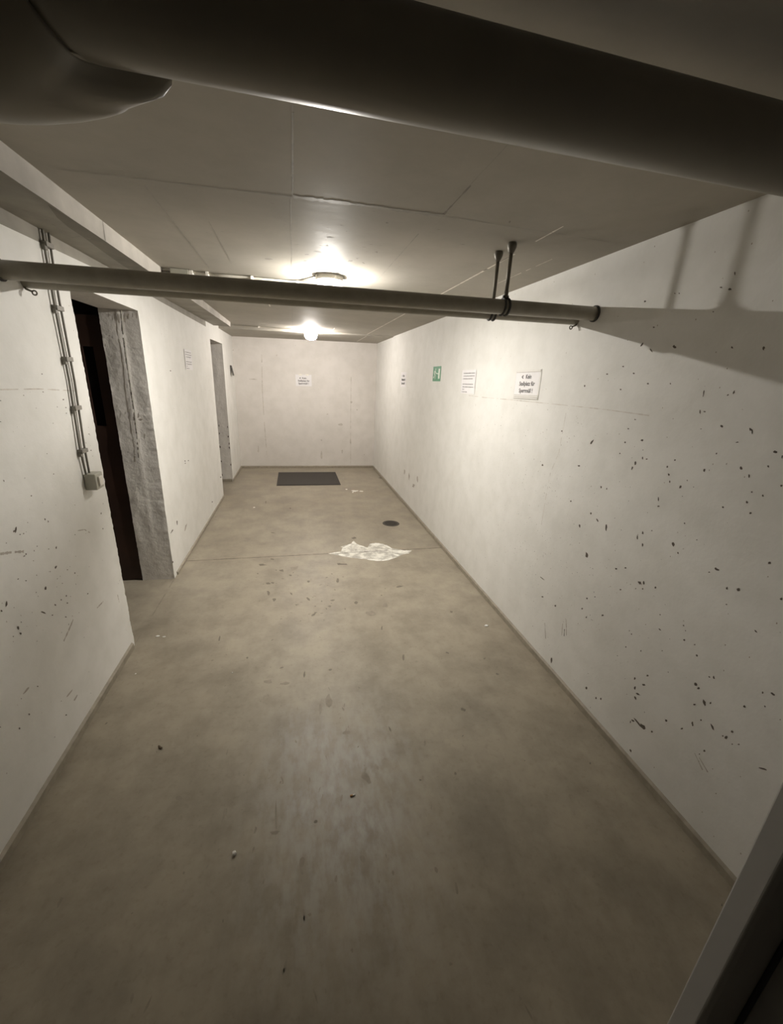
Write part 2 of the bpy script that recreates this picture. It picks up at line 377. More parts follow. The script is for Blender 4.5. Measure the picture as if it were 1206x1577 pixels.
for k in range(60):
    wchip(bm, cl, random.gauss(0.3, 0.3), random.gauss(2.4, 0.3), random.uniform(0.003, 0.012), random.uniform(0.001, 0.003), random.uniform(-.3, .3), random.choice((1, 2)))
struct(link('ceiling', bm, ['ceiling', 'seam', 'seam_soft', 'seam_white']))

def sx(y): return -0.842 + 0.0092*y
def sz(y): return 2.203 + 0.0068*y
bm = bmesh.new()
ys = [YN-0.03 + (6.14-YN+0.03)*k/60 for k in range(61)]
prev = None
for y in ys:
    j = 0.0015*noise.noise(Vector((y*6, 0, 0)))
    cur = [bm.verts.new((sx(y)+j, y, CE+0.01)), bm.verts.new((sx(y)+j, y, sz(y)+j)), bm.verts.new((XL(y)-0.01, y, sz(y))), bm.verts.new((XL(y)-0.01, y, CE+0.01))]
    if prev:
        for a in range(3):
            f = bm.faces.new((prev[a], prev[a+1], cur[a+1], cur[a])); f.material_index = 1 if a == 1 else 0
    else: bm.faces.new(cur)
    prev = cur
bm.faces.new(prev[::-1])
for yy in (1.62, 2.38, 3.25, 4.5): streak(bm, lambda p, q: Vector((sx(q)+0.0012, q + p*0.02, sz(q) + p)), [(0.002, yy), (0.09, yy)], 0.004, 2, 0.02, .4)
sf = lambda x, y: Vector((x, y, sz(y)-0.0012))
streak(bm, sf, [(-0.99, 2.0), (-0.93, 2.1), (-0.95, 2.35)], 0.004, 2, 0.02, .6, .1)
streak(bm, sf, [(-0.98, 2.4), (-0.9, 2.33), (-0.87, 2.36)], 0.003, 2, 0.02, .6, .1)
poly(bm, [Vector((lambda p: (p.x, p.y, sz(p.y)-0.0009))(hit(u, v, 2, 2.2165))) for u, v in [(73,314),(100,331),(133,352),(165,374),(199,398),(240,428),(262,452),(225,432),(190,411),(158,388),(129,366),(105,350),(88,335)]], 3)  # darker-toned strip along part of the underside
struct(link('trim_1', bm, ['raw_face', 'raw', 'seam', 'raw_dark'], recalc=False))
bm = bmesh.new()   # shallow drop of the slab at the far end
pa = [(-1.0, 6.50, 2.247), (XR, 6.42, 2.292), (XR, YB, 2.286), (-1.0, YB, 2.243)]
vb = [bm.verts.new(p) for p in pa]; vt = [bm.verts.new((p[0], p[1], CE+0.01)) for p in pa]
bm.faces.new(vb[::-1]); bm.faces.new(vt)
for k in range(4): bm.faces.new((vb[k], vb[(k+1) % 4], vt[(k+1) % 4], vt[k]))
streak(bm, lambda x, y: Vector((x, y, 2.247+(x+1)/2.5*0.043-0.003)), [(1.09, 6.46), (1.10, YB-0.05)], 0.006, 1, .1, .2)
struct(link('trim_2', bm, ['ceiling', 'seam_white'], recalc=False))

# ------------------------------------------------------------------ right and back wall
bm = bmesh.new()
box(bm, (XR, -1.6, 0), (XR+0.2, YB+0.2, CE+0.1))
wr = lambda y, z: Vector((XR-0.0006, y, z))
def k4(x, y): return 800 + x/1.9704, 400 + y/1.9704
for x, y, a, b_, an in [(470,264,6,5,.5),(372,257,8,2,-1),(400,275,7,2,1),(645,266,4,4,0),(741,268,4,7,0),(651,402,2.5,6,.4),(633,410,4,2,-.5),(612,84,4,3,0),(638,90,5,4,.3),(654,42,2.5,7,.1),(381,126,3,3,0),(472,102,2,2,0),(485,102,2,2,0),(408,205,3,2,0),(588,158,2.5,2,0),(347,345,3,2.5,0),(315,324,3,2,0),(266,347,3,2.5,0),(458,376,2.5,2.5,0),(559,405,2,10,.15),(548,462,2,6,0),(562,461,4,2,0),(614,505,5,4,0),(702,515,6,4,1),(706,522,2,9,.1),(776,583,7,4,.3),(797,598,2,6,.3),(755,627,3,4,0),(672,633,4,6,-.3),(561,640,4,5,0),(598,588,2.5,2.5,0),(661,554,5,1.5,0),(697,656,3,5,0),(705,705,3,2,0),(690,735,4,4,0),(739,716,3,4,0),(701,769,4,3,0),(618,751,3,3,0),(795,686,4,3,0),(759,920,4,5,.4),(795,1029,4,4,0),(664,1001,5,5,0),(630,997,3,4,0),(598,939,8,4,.5),(576,948,3,2,0),(628,1046,3,2,0),(220,553,3,9,.55),(372,548,4,3,0),(321,554,3,3,0),(352,617,4,6,0),(342,632,2.5,6,.3),(374,603,2,5,0),(386,605,3,2,0),(472,608,3,3,0),(449,628,3,4,0),(453,652,3,4,0),(456,674,2,4,0),(489,689,3.5,6,.3),(422,727,2,6,0),(422,748,4,2,0),(467,864,4,7,-.4),(481,890,3,4,-.4),(501,800,3,3,0),(374,829,2.5,5,0),(358,842,2,6,0),(374,866,3,5,0),(402,822,2,2,0),(413,995,3,3,0),(236,790,2,8,-.6),(263,812,3,10,0),(183,808,2.5,5,-.2),(204,897,4,10,0),(217,770,2.5,3,0),(156,733,3,2,0),(180,625,4,2.5,0),(129,520,2,2,0),(70,623,2.5,4,0),(248,690,2.5,4,0),(265,695,2,3,0),(305,588,2,3,0),(330,513,3,2,0),(351,485,3,2,0),(307,394,3,2,0),(390,376,3,3,0),(198,383,2,4,0),(365,980,6,4,.5),(377,980,3,5,0),(374,999,2.5,3,0),(293,938,4,3,0),(322,935,3,2,0),(307,1001,2.5,2.5,0),(498,1110,2.5,2.5,0),(504,1126,2,2,0),(500,1154,4,3,.5),(532,1168,3,2,0),(539,1201,4,3.5,.5),(427,1077,2,2,0),(426,1122,5,2,.6),(340,1136,2,2,0),(369,1187,2,2.5,0),(323,1175,2.5,2.5,0),(252,1079,4,3,0),(205,1028,3,2.5,0),(229,1023,2,2,0),(190,1059,2.5,2.5,0),(203,1085,2.5,2.5,0),(70,1023,3,2,0),(109,1050,3,3,0),(535,1288,4,6,-.4),(543,1300,4,4,0),(576,1266,3,3,0),(590,1268,3,6,-.3),(531,1350,5,3,0),(561,1344,4,10,-.4),(580,1345,2.5,4,0),(445,1398,5,3.5,.7),(525,1408,3,7,-.1),(551,1397,2.5,3,0),(586,1418,3,14,-.4),(628,1450,5,5,.8),(617,1445,2.5,2.5,0),(645,1432,4,4,0),(646,1470,3,2,0),(665,1471,3,2,0),(493,1423,4,3,0),(683,1356,5,3.5,.7),(769,1318,9,3,.6),(738,1314,3,4,0),(745,1356,4,2,1),(740,1545,13,2.5,.3),(561,1490,4,3,0),(389,1262,4,3,0),(350,1300,3,6,.2),(377,1290,6,3,.4),(352,1330,3,6,-.4),(350,1270,3,4,0),(360,1318,8,3,.5),(362,1408,3,22,-.72),(376,1418,5,14,-.72),(345,1399,6,3,.5),(402,1432,4,3,.4),(337,1403,2,4,0),(338,1490,3,5,-.4),(203,1300,3,6,-.2),(232,1330,2.5,4,0),(247,1332,3,3,0),(97,1217,3,10,0),(718,1128,6,2,.8),(546,1500,2,2,0)]:
    u, v = k4(x, y); chip(bm, 'R', u, v, max(a*.5, 0.9), max(b_*.5, 0.9), an, 1)
for (pts, mt) in [([(532,1497),(556,1548)],2),([(546,1510),(572,1555)],2),([(58,958),(76,972)],1),([(132,1092),(129,1140)],2),([(142,1092),(143,1140)],2),([(138,1100),(136,1142)],1),([(77,1102),(80,1150)],2)]:
    q = [hit(*k4(*p), 0, XR) for p in pts]; streak(bm, wr, [(p.y, p.z) for p in q], 0.0022, mt, 0.02, .6, .1)
# hairline joint
q = [hit(u, v, 0, XR) for u, v in [(722,609),(745,612),(790,616),(850,622),(880,625),(935,631),(1000,640)]]
streak(bm, wr, [(p.y, p.z) for p in q], 0.0018, 3, 0.03, .7, .12)
q = [hit(u, v, 0, XR) for u, v in [(872,636),(866,668),(861,697),(848,728),(841,765),(834,808)]]
streak(bm, wr, [(p.y, p.z) for p in q], 0.0014, 3, 0.02, .7, .15)
for k in range(520):
    y, z = random.triangular(0.9, 3.4, 2.0), random.triangular(0.05, 1.75, 0.7)
    a = random.uniform(0.0010, 0.0030); wchip(bm, wr, y, z, a, a*random.uniform(.4, 1), random.uniform(0, 3), random.choice((1, 1, 2, 2)))
for k in range(60):
    y, z = random.uniform(2.0, 7.2), random.uniform(0.1, 2.2)
    a = random.uniform(0.001, 0.003); wchip(bm, wr, y, z, a, a*.6, random.uniform(0, 3), 2)
for u, v, a, b_ in [(637,748,2,3),(643,738,1,5),(623,727,1,4),(630,733,1,6)]: chip(bm, 'R', u, v, a, b_, 0, 2)
struct(link('wall_right', bm, ['wall', 'chip', 'chip_soft', 'hair']))

bm = bmesh.new()
box(bm, (-3.2, YB, 0), (XR+0.2, YB+0.2, CE+0.1))
wb = lambda x, z: Vector((x, YB-0.0006, z))
q = [hit(u, v, 1, YB) for u, v in [(403,546),(404,600),(407,650),(411,700)]]
streak(bm, wb, [(p.x, p.z) for p in q], 0.006, 1, 0.06, .5, .1)
q = [hit(u, v, 1, YB) for u, v in [(541,575),(540,640),(540,716)]]
streak(bm, wb, [(p.x, p.z) for p in q], 0.004, 1, 0.06, .6, .2)
for u, v, a, b_ in [(398,690,1,5),(398,695,1.6,2),(541,619,1.6,1.6),(540,680,1,5),(495,678,1.2,1.5),(426,547,1.5,1.5),(359,539,1,1),(525,654,4,2),(504,638,1.5,1),(550,631,1,1),(561,700,1,1),(495,700,1.5,7),(527,695,1.3,3),(390,584,6,1)]:
    chip(bm, 'B', u, v, a, b_, 0, 1)
struct(link('wall_back', bm, ['wall_back', 'hair']))

# ------------------------------------------------------------------ left wall with two rough openings
bm = bmesh.new()
def jit(z, s, amp): return amp*(noise.noise(Vector((z*9, s, 0))) + 0.8*noise.noise(Vector((z*34, s, 3))) + 0.5*noise.noise(Vector((z*90, s, 7))))
def vface(p): return bm.faces.new([bm.verts.new(q) for q in p])
def strip_to_edge(ya, ye, ztop, s, amp):        # front skin between a clean column ya and a ragged edge ye
    n = int(ztop/0.012)
    for k in range(n):
        z0, z1 = ztop*k/n, ztop*(k+1)/n
        e0, e1 = ye + jit(z0, s, amp), ye + jit(z1, s, amp)
        p = [(XL(ya), ya, z0), (XL(e0), e0, z0), (XL(e1), e1, z1), (XL(ya), ya, z1)]
        vface(p if ye > ya else p[::-1])
def jamb(ye, sgn, ztop, s, amp, ridge):          # sgn -1: faces the camera
    n = int(ztop/0.012); mcol = 16; grid = []
    for k in range(n+1):
        z = ztop*k/n; row = []
        for c in range(mcol+1):
            t = c/mcol; x = XL(ye) - TH*t
            d = jit(z, s, amp)*max(0, 1-t*3)
            d += 0.0035*noise.noise(Vector((x*14, z*5, s+9))) + 0.0022*noise.noise(Vector((x*45, z*30, s+5)))*min(1, t*4)
            if ridge and 0.42 < t and z > 0.75*ztop - 9: d += sgn*0.007*min(1, (t-0.42)*14)*(1 if z > 0.9 else max(0, z/0.9))
            if z > ztop-0.10 and ridge: d += -sgn*0.006*abs(noise.noise(Vector((x*60, z*8, 2))))*(z-ztop+0.10)/0.10*2
            if t == 1: d += jit(z, s+20, 0.004); 
            xe = x + (jit(z, s+30, 0.004) if t == 1 else 0)
            row.append(bm.verts.new((xe if c else XL(ye+jit(z, s, amp)), (ye + d) if c else ye + jit(z, s, amp), z)))
        grid.append(row)
    for k in range(n):
        for c in range(mcol):
            p = (grid[k][c], grid[k][c+1], grid[k+1][c+1], grid[k+1][c])
            f = bm.faces.new(p if sgn > 0 else p[::-1]); f.material_index = 1; f.smooth = True
def front(ya, yb, za, zb):
    vface([(XL(ya), ya, za), (XL(yb), yb, za), (XL(yb), yb, zb), (XL(ya), ya, zb)])
def back(ya, yb, za, zb):
    vface([(XL(ya)-TH, ya, za), (XL(ya)-TH, ya, zb), (XL(yb)-TH, yb, zb), (XL(yb)-TH, yb, za)])
E_ = 0.05; T = CE
front(-1.6, Y1-E_, 0, ZD); strip_to_edge(Y1-E_, Y1, ZD, 1.0, 0.0085); strip_to_edge(Y2+E_, Y2, ZD, 2.0, 0.006)
front(Y2+E_, Y3-E_, 0, ZD); strip_to_edge(Y3-E_, Y3, ZD, 3.0, 0.003); strip_to_edge(Y4+E_, Y4, ZD, 4.0, 0.004); front(Y4+E_, YB, 0, ZD)
front(5.63, YB, ZE, T)
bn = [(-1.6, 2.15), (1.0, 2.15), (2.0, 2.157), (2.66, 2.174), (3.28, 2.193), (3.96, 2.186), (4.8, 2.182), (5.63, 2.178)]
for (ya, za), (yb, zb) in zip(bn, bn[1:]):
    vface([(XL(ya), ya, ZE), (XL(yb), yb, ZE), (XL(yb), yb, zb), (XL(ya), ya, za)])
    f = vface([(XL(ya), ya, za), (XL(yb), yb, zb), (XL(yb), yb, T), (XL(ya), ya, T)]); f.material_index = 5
front(-1.6, Y3, ZD, ZE); front(Y4, YB, ZD, ZE)
back(-1.6, Y1, 0, ZD); back(Y2, Y3, 0, ZD); back(Y4, YB, 0, ZD); back(-1.6, YB, ZD, T)
jamb(Y1, 1, ZD, 1.0, 0.0085, False); jamb(Y2, -1, ZD, 2.0, 0.006, True)
jamb(Y3, 1, ZD, 3.0, 0.003, False); jamb(Y4, -1, ZE, 4.0, 0.004, False)
for ya, yb, zt in ((Y1-0.01, Y2+0.01, ZD), (Y3-0.01, Y4+0.01, ZE)):      # underside of the lintels
    f = vface([(XL(ya), ya, zt), (XL(ya)-TH, ya, zt), (XL(yb)-TH, yb, zt), (XL(yb), yb, zt)]); f.material_index = 1
wl = lambda y, z: Vector((XL(y)+0.0006, y, z))
def k7(x, y): return x/3.4267, 560 + y/3.4283
def k8(x, y): return x/2.817, 440 + y/2.816
for x, y, a, b_, an in [(222,55,4,3,0),(125,167,3,3,0),(227,150,4,2,.4),(335,190,4,4,0),(348,232,4,2,.4),(350,262,3,3,0),(3,196,3,4,0),(3,307,5,2,0),(248,475,2.5,2.5,0),(283,583,3,3,0),(20,618,3,6,-.5),(165,698,4,4,0),(238,823,3,6,-.4),(254,832,3,5,-.4),(84,875,4,18,.2),(75,884,8,5,-.4),(106,902,4,2.5,0),(124,898,4,3,0),(534,791,3,6,0),(196,964,3,3,0),(257,979,3,3,0),(297,972,4,8,0),(128,1016,7,3,-.5),(137,1006,3,5,0),(33,947,3,3,0),(294,1076,4,9,.6),(95,1138,5,3,-.8),(137,1146,5,3,0),(240,1186,6,9,0),(34,1270,5,17,0),(323,1247,4,4,0),(355,1263,4,4,0),(292,1274,4,5,0),(8,1305,6,5,0),(230,1314,18,4,.4),(276,1328,4,3,0),(348,1338,5,2.5,.3),(97,1396,6,12,0),(108,1425,6,6,0),(70,1440,4,3,0),(112,1365,3,3,0),(350,1226,3,5,0),(395,1106,3,5,0),(463,1215,4,4,0),(543,872,3,3,0),(356,1088,3,3,0),(412,250,3,2,0),(395,135,3,3,0),(978,526,3,3,0),(994,512,3,3,0),(935,840,3,14,0),(908,885,3,12,.5),(912,1048,5,5,0),(900,38,3,3,0),(480,458,3,3,0),(470,372,3,2,0)]:
    u, v = k7(x, y); chip(bm, 'L', u, v, max(a/3.43, .7), max(b_/3.43, .7), an, 2)
for pts, mt, wd in [([(386,1350),(370,1390),(336,1465)],3,.004),([(430,1400),(412,1435)],3,.004),([(545,1255),(512,1290)],3,.003),([(0,1005),(60,996),(125,992)],3,.004),([(620,1220),(632,1275)],3,.002),([(410,882),(445,876),(475,893)],3,.002)]:
    q = [hit_left(*k7(*p)) for p in pts]; streak(bm, wl, [(p.y, p.z) for p in q], wd, mt, 0.015, .6, .1)
for u, v, a, b_, an in [(107,1068,1.5,7,.6),(116,1076,1.2,6,.5),(40,1064,1.5,9,.7),(30,1122,1.5,1.5,0),(45,1100,1.5,1.5,0),(102,1101,1.3,1.3,0),(58,1057,1,1,0),(286,812,1.2,6,.3),(287,545,1,1,0),(340,735,1,1,0),(327,773,1,1,0),(285,710,1,1,0)]:
    chip(bm, 'L', u, v, a, b_, an, 3 if b_ > 4 else 2)
q = [hit_left(u, v) for u, v in [(0,600),(60,599),(118,602)]]
streak(bm, wl, [(p.y, p.z) for p in q], 0.0022, 4, 0.03, .5, .1)
for k in range(150):
    y, z = random.uniform(1.0, 2.4), random.triangular(0.1, 1.9, 0.7)
    a = random.uniform(0.0012, 0.0035); wchip(bm, wl, y, z, a, a*.7, random.uniform(0, 3), random.choice((2, 3)))
for k in range(90):
    y, z = random.uniform(3.45, 5.7), random.uniform(0.1, 2.0)
    a = random.uniform(0.0012, 0.003); wchip(bm, wl, y, z, a, a*.7, random.uniform(0, 3), random.choice((2, 3)))
jp = [hit(u, v, 1, Y2-0.012) for u, v in [(186,478),(189,510),(194,550),(200,590),(206,630),(211,672),(214,705)]]
jq = [(p.x, p.z) for p in jp]
jf = lambda x, z: Vector((x, Y2-0.0165, z)); jf2 = lambda x, z: Vector((x+0.005, Y2-0.017, z))
streak(bm, jf, jq, 0.0035, 2, 0.02, .6, .12); streak(bm, jf2, jq, 0.003, 6, 0.02, .6, .1)
for u, v, a, b_ in [(181,488,1.2,7),(176,484,1.5,3),(192,490,2.2,9),(204,485,1.2,5),(210,487,1,6),(168,517,1.3,1.8),(162,532,1,3),(171,549,1.3,1.5),(200,632,1.5,4),(216,646,4,2),(213,640,2,5),(185,640,1,4),(180,625,1,3),(222,672,1.5,4)]:
    cs = [hit(u + a*random.uniform(.6, 1.2)*math.cos(k*PI/4), v + b_*random.uniform(.6, 1.2)*math.sin(k*PI/4), 1, Y2-0.0155) for k in range(8)]
    poly(bm, cs, 3)
for k in range(16):      # holes low on the far jamb
    z = random.uniform(0.1, 1.0); x = XL(Y4) - random.choice((random.uniform(0.01, 0.02), random.uniform(0.12, 0.17)))
    wchip(bm, lambda p, q: Vector((p, Y4-0.008, q)), x, z, 0.008, 0.018, 0, 2)
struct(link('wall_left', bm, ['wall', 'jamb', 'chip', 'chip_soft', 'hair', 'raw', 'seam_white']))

# dim rooms behind the two openings (parts of the shell)
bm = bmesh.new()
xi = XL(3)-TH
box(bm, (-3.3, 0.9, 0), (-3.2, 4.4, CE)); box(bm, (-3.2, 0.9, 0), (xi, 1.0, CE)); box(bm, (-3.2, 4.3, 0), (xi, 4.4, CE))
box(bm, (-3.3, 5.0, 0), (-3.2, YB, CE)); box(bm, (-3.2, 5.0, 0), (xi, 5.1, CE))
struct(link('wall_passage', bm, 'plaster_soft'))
# wall behind the photographer with its doorway
bm = bmesh.new()
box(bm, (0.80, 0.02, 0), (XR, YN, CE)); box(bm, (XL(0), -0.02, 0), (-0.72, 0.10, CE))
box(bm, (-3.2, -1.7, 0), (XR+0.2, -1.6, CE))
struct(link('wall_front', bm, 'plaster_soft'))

# skirting: floor paint carried up the walls
bm = bmesh.new()
def upstand(f_in, f_wall, ts, h=0.045):
    prev = None
    for t in ts:
        j = 0.0025*noise.noise(Vector((t*7, 1, 0))); a, b_ = f_in(t), f_wall(t)
        cur = [bm.verts.new((a[0], a[1], 0)), bm.verts.new((a[0], a[1], h*0.75+j)), bm.verts.new((b_[0], b_[1], h+j)), bm.verts.new((b_[0], b_[1], 0))]
        if prev:
            for i in range(4): bm.faces.new((prev[i], prev[(i+1) % 4], cur[(i+1) % 4], cur[i]))
        else: bm.faces.new(cur)
        prev = cur
    bm.faces.new(prev[::-1]); bmesh.ops.recalc_face_normals(bm, faces=bm.faces)
seq = lambda a, b: [a + (b-a)*k/int(max(2, (b-a)/0.05)) for k in range(int(max(2, (b-a)/0.05))+1)]
upstand(lambda t: (XR-0.011, t), lambda t: (XR+0.002, t), seq(YN, YB)); struct(link('baseboard_right', bm, 'skirt'))
bm = bmesh.new(); upstand(lambda t: (t, YB-0.011), lambda t: (t, YB+0.002), seq(XL(YB), XR-0.011)); struct(link('baseboard_back', bm, 'skirt'))
bm = bmesh.new()
upstand(lambda t: (XL(t)+0.011, t), lambda t: (XL(t)-0.002, t), seq(0.11, Y1-0.035))
upstand(lambda t: (XL(t)+0.011, t), lambda t: (XL(t)-0.002, t), seq(Y2+0.07, Y3-0.03), 0.03)
upstand(lambda t: (XL(t)+0.011, t), lambda t: (XL(t)-0.002, t), seq(Y4+0.01, YB-0.012))
upstand(lambda t: (t, Y4-0.011), lambda t: (t, Y4+0.012), seq(XL(Y4)-TH, XL(Y4)-0.004), 0.055)
struct(link('baseboard_left', bm, 'skirt'))

# ------------------------------------------------------------------ brown door standing open in the side passage
x0, x1 = xi-0.006, xi-0.83
bm = bmesh.new(); ya, yb = Y2+0.016, Y2+0.056
pz0, pz1, px0, px1 = 1.26, 1.80, -1.338, -1.405
box(bm, (x1, ya, 0.008), (px1, yb, 2.0)); box(bm, (px0, ya, 0.008), (x0, yb, 2.0))
box(bm, (px1, ya, 0.008), (px0, yb, pz0)); box(bm, (px1, ya, pz1), (px0, yb, 2.0))
for k in range(8):
    xx = x1 + 0.06 + k*0.1
    if not (px1-0.01 < xx < px0+0.01): box(bm, (xx, ya-0.002, 0.01), (xx+0.004, ya+0.001, 1.99))
d1 = struct(link('door_1', bm, 'wood'))
bm = bmesh.new(); box(bm, (px1, ya+0.012, pz0), (px0, ya+0.02, pz1)); link('pane', bm, 'pane', d1)
bm = bmesh.new(); box(bm, (x1+0.05, ya-0.01, 0.98), (x1+0.09, ya, 1.16), 0.003)
tube(bm, [(x1+0.07, ya-0.005, 1.06), (x1+0.07, ya-0.05, 1.06), (x1+0.19, ya-0.05, 1.06)], 0.009, 12); link('door_handle', bm, 'steel', d1)

# steel door frame right beside the photographer
def extr(name, plan, z0, z1, mat, parent=None):
    bm = bmesh.new(); n = len(plan)
    a = [bm.verts.new((x, y, z0)) for x, y in plan]; b_ = [bm.verts.new((x, y, z1)) for x, y in plan]
    bm.faces.new(a[::-1]); bm.faces.new(b_)
    for k in range(n): bm.faces.new((a[k], a[(k+1) % n], b_[(k+1) % n], b_[k]))
    bmesh.ops.recalc_face_normals(bm, faces=bm.faces)
    es = [e for e in bm.edges if abs(e.verts[0].co.z-e.verts[1].co.z) > 0.5]
    bmesh.ops.bevel(bm, geom=es, offset=0.0025, segments=2, affect='EDGES', profile=0.5)
    return link(name, bm, mat, parent)
fr = struct(extr('door_2', [(0.650, 0.274), (0.648, 0.240), (0.664, 0.236), (0.664, 0.246), (0.80, 0.246), (0.80, 0.274)], 0.0, 2.08, 'steel'))
extr('gasket', [(0.776, 0.240), (0.776, 0.2465), (0.790, 0.2465), (0.790, 0.240)], 0.0, 2.05, 'gasket', fr)
extr('reveal', [(0.795, 0.246), (0.795, -0.10), (0.83, -0.10), (0.83, 0.246)], 0.0, 2.05, 'steel', fr)

# ------------------------------------------------------------------ large duct under the ceiling
DY, DZ, DR = 0.842, 2.181, 0.0665
t = thing('ventilation_duct', 'fat dark grey duct with elbow crossing just under the ceiling nearest the viewer', 'duct', (0.6, DY, DZ-DR))
bm = bmesh.new()
xs = [-0.34 + k*(XR+0.35)/40 for k in range(41)]
tube(bm, [(x, DY, 2.172 + 0.009*(x+0.34)/1.84) for x in xs], [0.0695 - 0.003*(x+0.34)/1.84 for x in xs], 64); link('duct_run', bm, 'duct', t)
bm = bmesh.new()
path = [(-0.315, .842, 2.170), (-0.33, .848, 2.165), (-0.35, .855, 2.158), (-0.38, .862, 2.150), (-0.42, .872, 2.137), (-0.46, .862, 2.133), (-0.50, .835, 2.136), (-0.54, .79, 2.135), (-0.565, .73, 2.135), (-0.575, .66, 2.135), (-0.575, .5, 2.135), (-0.575, .12, 2.135)]
rads = [.0735, .083, .093, .102, .108, .110, .110, .110, .108, .106, .105, .105]
def smooth(v, n=4):
    out = []
    for i in range(len(v)-1):
        p0, p1, p2, p3 = v[max(i-1, 0)], v[i], v[i+1], v[min(i+2, len(v)-1)]
        for k in range(n):
            q = k/n; out.append(tuple(0.5*(2*b+(c-a)*q+(2*a-5*b+4*c-d)*q*q+(3*b-a-3*c+d)*q**3) for a, b, c, d in zip(p0, p1, p2, p3)))
    return out + [v[-1]]
sp = smooth([(*p, q) for p, q in zip(path, rads)]); path = [q[:3] for q in sp]; rads = [q[3] for q in sp]
tube(bm, path, rads, 64)
for q in bm.verts:                      # the collar laps farther over the duct on its far side
    ny = (q.co.y - DY)/0.09
    if q.co.x > -0.46 and ny > 0:
        q.co.x += 0.125*min(1, ny)**1.6*max(0, min(1, (q.co.x+0.46)/0.145))**2
link('elbow', bm, 'duct', t)

# ------------------------------------------------------------------ the two parallel pipes with hangers
def pipe(name, label, y, zl, zr, r, xh, hook):
    xl, xr = XL(y), XR
    zz = lambda x: zl + (zr-zl)*(x-xl)/(xr-xl)
    t = thing(name, label, 'pipe', (0.2, y, zz(0.2)-r), None)
    bm = bmesh.new(); tube(bm, [(xl-0.004 + k*(xr-xl+0.008)/50, y, zz(xl + k*(xr-xl)/50)) for k in range(51)], r, 40)
    link('pipe_body', bm, 'pipe', t)
    for x, s in ((xl, 1), (xr, -1)):
        if not hook:
            bm = bmesh.new(); tube(bm, [(x, y, zz(x)), (x+s*0.007, y, zz(x)), (x+s*0.009, y, zz(x))], [r+.006, r+.006, r+.003], 40); link('wall_collar', bm, 'rubber', t)
        else:
            bm = bmesh.new(); xx = x+s*0.022
            tube(bm, [(x-s*0.002, y-0.01, zz(x)-r+0.012), (x+s*0.008, y-0.012, zz(x)-r-0.004), (x+s*0.030, y-0.014, zz(x)-r-0.012)], 0.004, 10)
            ring(bm, (x+s*0.036, y-0.014, zz(x)-r-0.016), (0, 1, 0.2), 0.008, 0.0028)
            link('end_hook', bm, 'rod', t)
    bm = bmesh.new()
    for dx in (-0.012, 0.010): ring(bm, (xh+dx, y, zz(xh)), (1, 0, 0), r+0.003, 0.0055)
    box(bm, (xh-0.016, y-0.006, zz(xh)+r), (xh+0.014, y+0.006, zz(xh)+r+0.018), 0.003); link('clamp', bm, 'rubber', t)
    bm = bmesh.new(); tube(bm, [(xh, y, zz(xh)+r+0.012), (xh, y, CE-0.01)], 0.0088, 14)
    tube(bm, [(xh, y, zz(xh)+r+0.010), (xh, y, zz(xh)+r+0.035)], 0.011, 6); link('hanger_rod', bm, 'rod', t)
    bm = bmesh.new(); lathe(bm, [(0.0, -0.045), (0.009, -0.045), (0.014, -0.036), (0.0205, -0.020), (0.0215, -0.008), (0.0185, 0.0), (0.0, 0.0)], (xh, y, CE), 24)
    for p in bm.faces: p.smooth = True
    link('ceiling_cup', bm, 'rod', t)
    return t
pipe('water_pipe', 'thicker brownish grey pipe with black end collars spanning wall to wall in front', 1.955, 1.9950, 2.0435, 0.0325, 0.995, False)
pipe('water_pipe', 'thinner brownish grey pipe hung just behind the thicker one, small hooks at its ends', 2.095, 1.985, 2.032, 0.026, 1.000, True)

# ------------------------------------------------------------------ near ceiling lamp
LX, LY = 0.25, 2.98
t = thing('ceiling_lamp', 'round ceiling lamp half hidden behind the two pipes, cables running to it', 'lamp', (LX, LY, CE), None)
bm = bmesh.new(); lathe(bm, [(0.0, 0), (0.088, 0), (0.088, -0.025), (0.082, -0.030), (0.0, -0.030)], (LX, LY, CE), 64); link('lamp_base', bm, 'plastic_white', t, True)
bm = bmesh.new(); lathe(bm, [(0.078, -0.030), (0.080, -0.050), (0.079, -0.105), (0.068, -0.125), (0.040, -0.135), (0.0, -0.137)], (LX, LY, CE)); link('lamp_glass', bm, 'glass', t, True)
bm = bmesh.new(); lathe(bm, [(0.0, 0.003), (0.018, 0.003), (0.018, -0.003), (0.0, -0.003)], (LX, LY, CE-0.087), 24); link('bulb', bm, 'bulb', t)
bm = bmesh.new(); tube(bm, [(LX, LY, CE-0.030), (LX, LY, CE-0.081)], 0.020, 16); link('socket', bm, 'plastic_white', t)
bm = bmesh.new(); prev = None          # added near-opaque screen, darkens the floor towards the entrance
for k in range(15):
    a = math.radians(-78 + 116*k/14); p = [Vector((LX + q_*math.sin(a), LY - q_*math.cos(a), z)) for z, q_ in ((CE-0.134, 0.070), (CE-0.1345, 0.055))]
    p.append(Vector((LX + 0.036*math.sin(a), LY-0.036*math.cos(a), CE-0.1355)))
    cur = [bm.verts.new(q) for q in p]
    if prev:
        bm.faces.new((prev[0], prev[1], cur[1], cur[0])); bm.faces.new((prev[1], prev[2], cur[2], cur[1]))
    prev = cur
link('added_floor_screen', bm, 'added_screen', t)
bm = bmesh.new(); prev = None          # added faint upright screen, dims the near part of the right wall
for k in range(9):
    a = math.radians(2 + 36*k/8)
    cur = [bm.verts.new((LX + 0.0775*math.sin(a), LY - 0.0775*math.cos(a), z)) for z in (CE-0.100, CE-0.131)]
    if prev: bm.faces.new((prev[0], prev[1], cur[1], cur[0]))
    prev = cur
link('added_wall_screen', bm, 'added_faint_screen', t)
